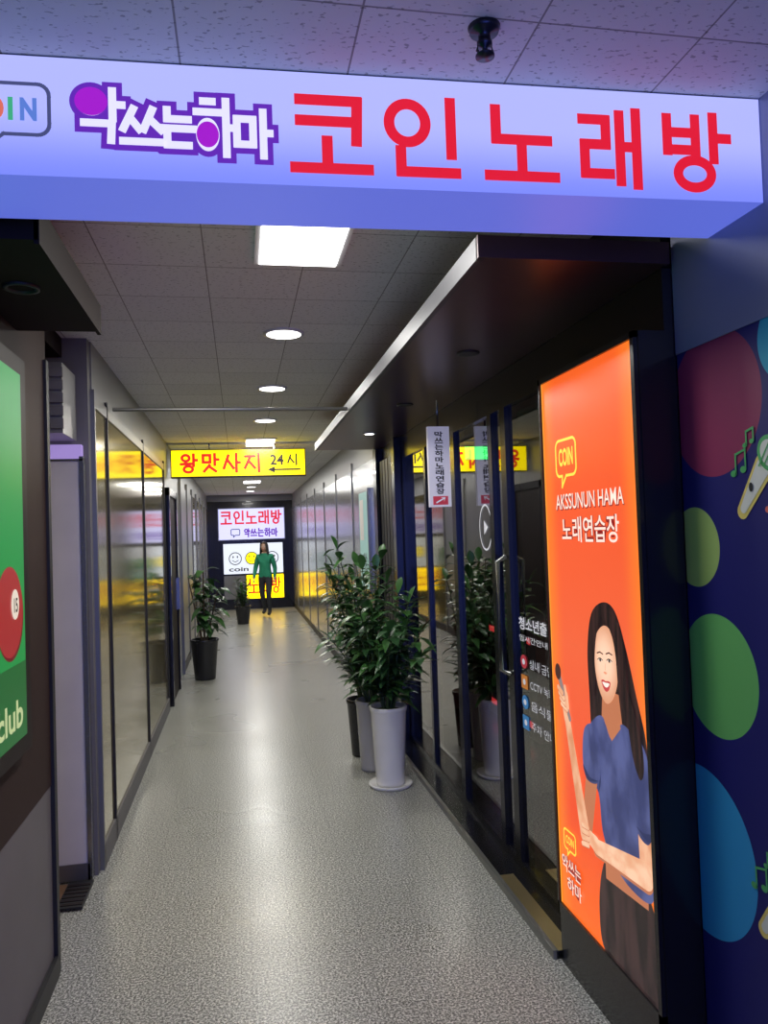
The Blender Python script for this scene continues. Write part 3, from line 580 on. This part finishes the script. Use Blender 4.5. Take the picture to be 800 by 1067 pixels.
# ---------------------------------------------------------------- woman in green sweater
M_sk=mat('skin',(.62,.38,.28),.5); M_hr=mat('black_hair',(.012,.010,.010),.4,bump=.4,bscale=90); M_gs=mat('green_sweater',(.02,.26,.15),.8,bump=.3,bscale=120); M_pn=mat('dark_trousers',(.03,.033,.045),.7); M_sh=mat('black_shoe',(.02,.02,.02),.4); M_eye=mat('eye_white',(.8,.8,.8),.3); M_lp=mat('lips',(.5,.12,.12),.4)
def skinmesh(vs,es,rs,sub=2):
    me=D.meshes.new('s'); me.from_pydata(vs,es,[]); ob=D.objects.new('s',me); C.collection.objects.link(ob)
    md=ob.modifiers.new('k','SKIN'); md.use_smooth_shade=True
    sd=ob.modifiers.new('u','SUBSURF'); sd.levels=sub
    for i,v in enumerate(me.skin_vertices[0].data):
        v.radius=rs[i] if isinstance(rs[i],tuple) else (rs[i],rs[i]); v.use_root=(i==0)
    C.view_layer.update(); dg=C.evaluated_depsgraph_get(); e=ob.evaluated_get(dg); m2=e.to_mesh()
    V=[v.co.copy() for v in m2.vertices]; F=[list(p.vertices) for p in m2.polygons]; e.to_mesh_clear(); D.objects.remove(ob); D.meshes.remove(me)
    return V,F
wb=MB('walking_woman'); WX,WY=.51,16.6; yaw=math.radians(-20)
def T(v): 
    v=Vector(v); c_,s_=math.cos(yaw),math.sin(yaw); return Vector((WX+v.x*c_-v.y*s_,WY+v.x*s_+v.y*c_,v.z))
vs=[(0,0,.86),(0,0,.98),(0,-.01,1.12),(0,0,1.24),(0,0,1.31),(0,-.012,1.38),
    (.085,0,.80),(.095,-.10,.46),(.09,-.03,.10),(.10,-.16,.045),
    (-.085,0,.80),(-.09,.03,.46),(-.09,.20,.13),(-.10,.09,.045),
    (.15,0,1.27),(.205,.05,1.02),(.22,-.04,.82),(.222,-.065,.765),
    (-.15,0,1.27),(-.21,-.01,1.02),(-.21,-.12,.84),(-.208,-.15,.79)]
es=[(0,1),(1,2),(2,3),(3,4),(4,5),(0,6),(6,7),(7,8),(8,9),(0,10),(10,11),(11,12),(12,13),(3,14),(14,15),(15,16),(16,17),(3,18),(18,19),(19,20),(20,21)]
rs=[(.13,.11),(.13,.10),(.135,.105),(.13,.10),.06,.042,.088,.06,.042,.036,.088,.06,.042,.036,.065,.05,.036,.026,.065,.05,.036,.026]
V,F=skinmesh(vs,es,rs)
ms=[]
for f in F:
    c=sum((V[i] for i in f),Vector())/len(f)
    arm=abs(c.x)>.165 and c.z>.70
    if c.z>1.345: ms.append(M_sk)
    elif arm and c.z<.83: ms.append(M_sk)
    elif arm or c.z>.84: ms.append(M_gs)
    elif c.z<.10 or (c.z<.16 and c.y>.17): ms.append(M_sh)
    else: ms.append(M_pn)
wb.add([T(v) for v in V],F,ms,True)
for sx,hp in ((1,Vector((.222,-.065,.765))),(-1,Vector((-.208,-.15,.79)))):
    for k in range(4):
        o=Vector((0,(k-1.5)*.016,0)); L=(.062,.07,.067,.052)[k]
        p0=hp+o+Vector((0,0,-.01)); p1=p0+Vector((0,-.006,-L*.55)); p2=p1+Vector((-sx*.008,-.006,-L*.3)); p3=p2+Vector((-sx*.012,-.002,-L*.22))
        V,F=skinmesh([p0,p1,p2,p3],[(0,1),(1,2),(2,3)],[.009,.0085,.008,.006],1); wb.add([T(v) for v in V],F,M_sk,True)
    p0=hp+Vector((0,-.02,.015)); V,F=skinmesh([p0,p0+Vector((-sx*.008,-.028,-.02)),p0+Vector((-sx*.012,-.036,-.048))],[(0,1),(1,2)],[.011,.010,.008],1); wb.add([T(v) for v in V],F,M_sk,True)
hc=Vector((0,-.02,1.475)); vs=[];fs=[];n=24;mring=18
for j in range(mring+1):
    ph=math.pi*j/mring
    for i in range(n):
        th=2*math.pi*i/n; x=math.sin(ph)*math.cos(th);y=math.sin(ph)*math.sin(th);z=math.cos(ph)
        w=.076*(1-.22*max(0,-z)); v=Vector((x*w,y*.09,z*.108))
        if y<-.3 and z<0: v.y*=1-.12*abs(z)
        if y<-.85 and abs(x)<.25: v.y-=.018*max(0,1-abs(z+.12)/.28)
        if abs(z-.02)<.12 and .2<abs(x)<.5 and y<-.6: v.y+=.006
        vs.append(T(hc+v))
for j in range(mring):
    for i in range(n):
        k=(i+1)%n; fs.append((j*n+i,(j+1)*n+i,(j+1)*n+k,j*n+k))
wb.add(vs,fs,M_sk,True)
def ball(c,rx,ry,rz,mt,n=10):
    vs=[];fs=[]
    for j in range(n+1):
        for i in range(n):
            ph=math.pi*j/n; th=2*math.pi*i/n; vs.append(T(Vector(c)+Vector((rx*math.sin(ph)*math.cos(th),ry*math.sin(ph)*math.sin(th),rz*math.cos(ph)))))
    for j in range(n):
        for i in range(n): fs.append((j*n+i,(j+1)*n+i,(j+1)*n+(i+1)%n,j*n+(i+1)%n))
    wb.add(vs,fs,mt,True)
for sx in (-1,1):
    ball(hc+Vector((sx*.03,-.077,.005)),.014,.010,.007,M_eye); ball(hc+Vector((sx*.03,-.086,.005)),.006,.003,.006,M_hr)
    ball(hc+Vector((sx*.03,-.082,.024)),.017,.006,.003,M_hr); ball(hc+Vector((sx*.075,0,-.005)),.008,.016,.026,M_sk)
ball(hc+Vector((0,-.080,-.055)),.022,.008,.006,M_lp)
vs=[];fs=[];n=28;mr_=14
for j in range(mr_+1):
    t=j/mr_
    for i in range(n):
        th=2*math.pi*i/n; front=max(0,-math.sin(th))
        if t<.5:
            ph=math.pi/2*(t/.5)
            v=Vector((.088*math.sin(ph)*math.cos(th),.102*math.sin(ph)*math.sin(th),.12*math.cos(ph)))
            if front>.35: v.z=max(v.z,.062+.03*front)
        else:
            u=(t-.5)/.5; v=Vector(((.088+.022*u)*math.cos(th),.102*math.sin(th)*(1-.05*u)+.01*u,-.24*u))
            if front>.35:
                sx=1 if math.cos(th)>=0 else -1
                if front>.8: v=Vector((.088*math.cos(th),.09*math.sin(th)*.98,.062+.03*front))
                else: v=Vector((sx*(.078+.018*u),-.055,-.24*u+.05*(1-u)))
        vs.append(T(hc+v))
for j in range(mr_):
    for i in range(n):
        k=(i+1)%n; fs.append((j*n+i,(j+1)*n+i,(j+1)*n+k,j*n+k))
wb.add(vs,fs,M_hr,True)
wb.done()

# ---------------------------------------------------------------- world + camera
w=D.worlds.new('World'); sc.world=w; w.use_nodes=True; bg=w.node_tree.nodes['Background']; bg.inputs[0].default_value=(.12,.19,1.0,1); bg.inputs[1].default_value=3.0
cam=D.cameras.new('camera'); co=D.objects.new('camera',cam); C.collection.objects.link(co); sc.camera=co
th,pt,ro=math.radians(10.68),.0293,.034
F=Vector((math.sin(th)*math.cos(pt),math.cos(th)*math.cos(pt),math.sin(pt))); Rr=Vector((math.cos(th),-math.sin(th),0)); U=Rr.cross(F)
Rc=Rr*math.cos(ro)-U*math.sin(ro); Uc=U*math.cos(ro)+Rr*math.sin(ro)
mt=Matrix((( Rc.x,Uc.x,-F.x,0),(Rc.y,Uc.y,-F.y,0),(Rc.z,Uc.z,-F.z,H),(0,0,0,1))); co.matrix_world=mt
cam.sensor_fit='VERTICAL'; cam.sensor_height=36; cam.lens=800/1067*36; cam.clip_start=.05
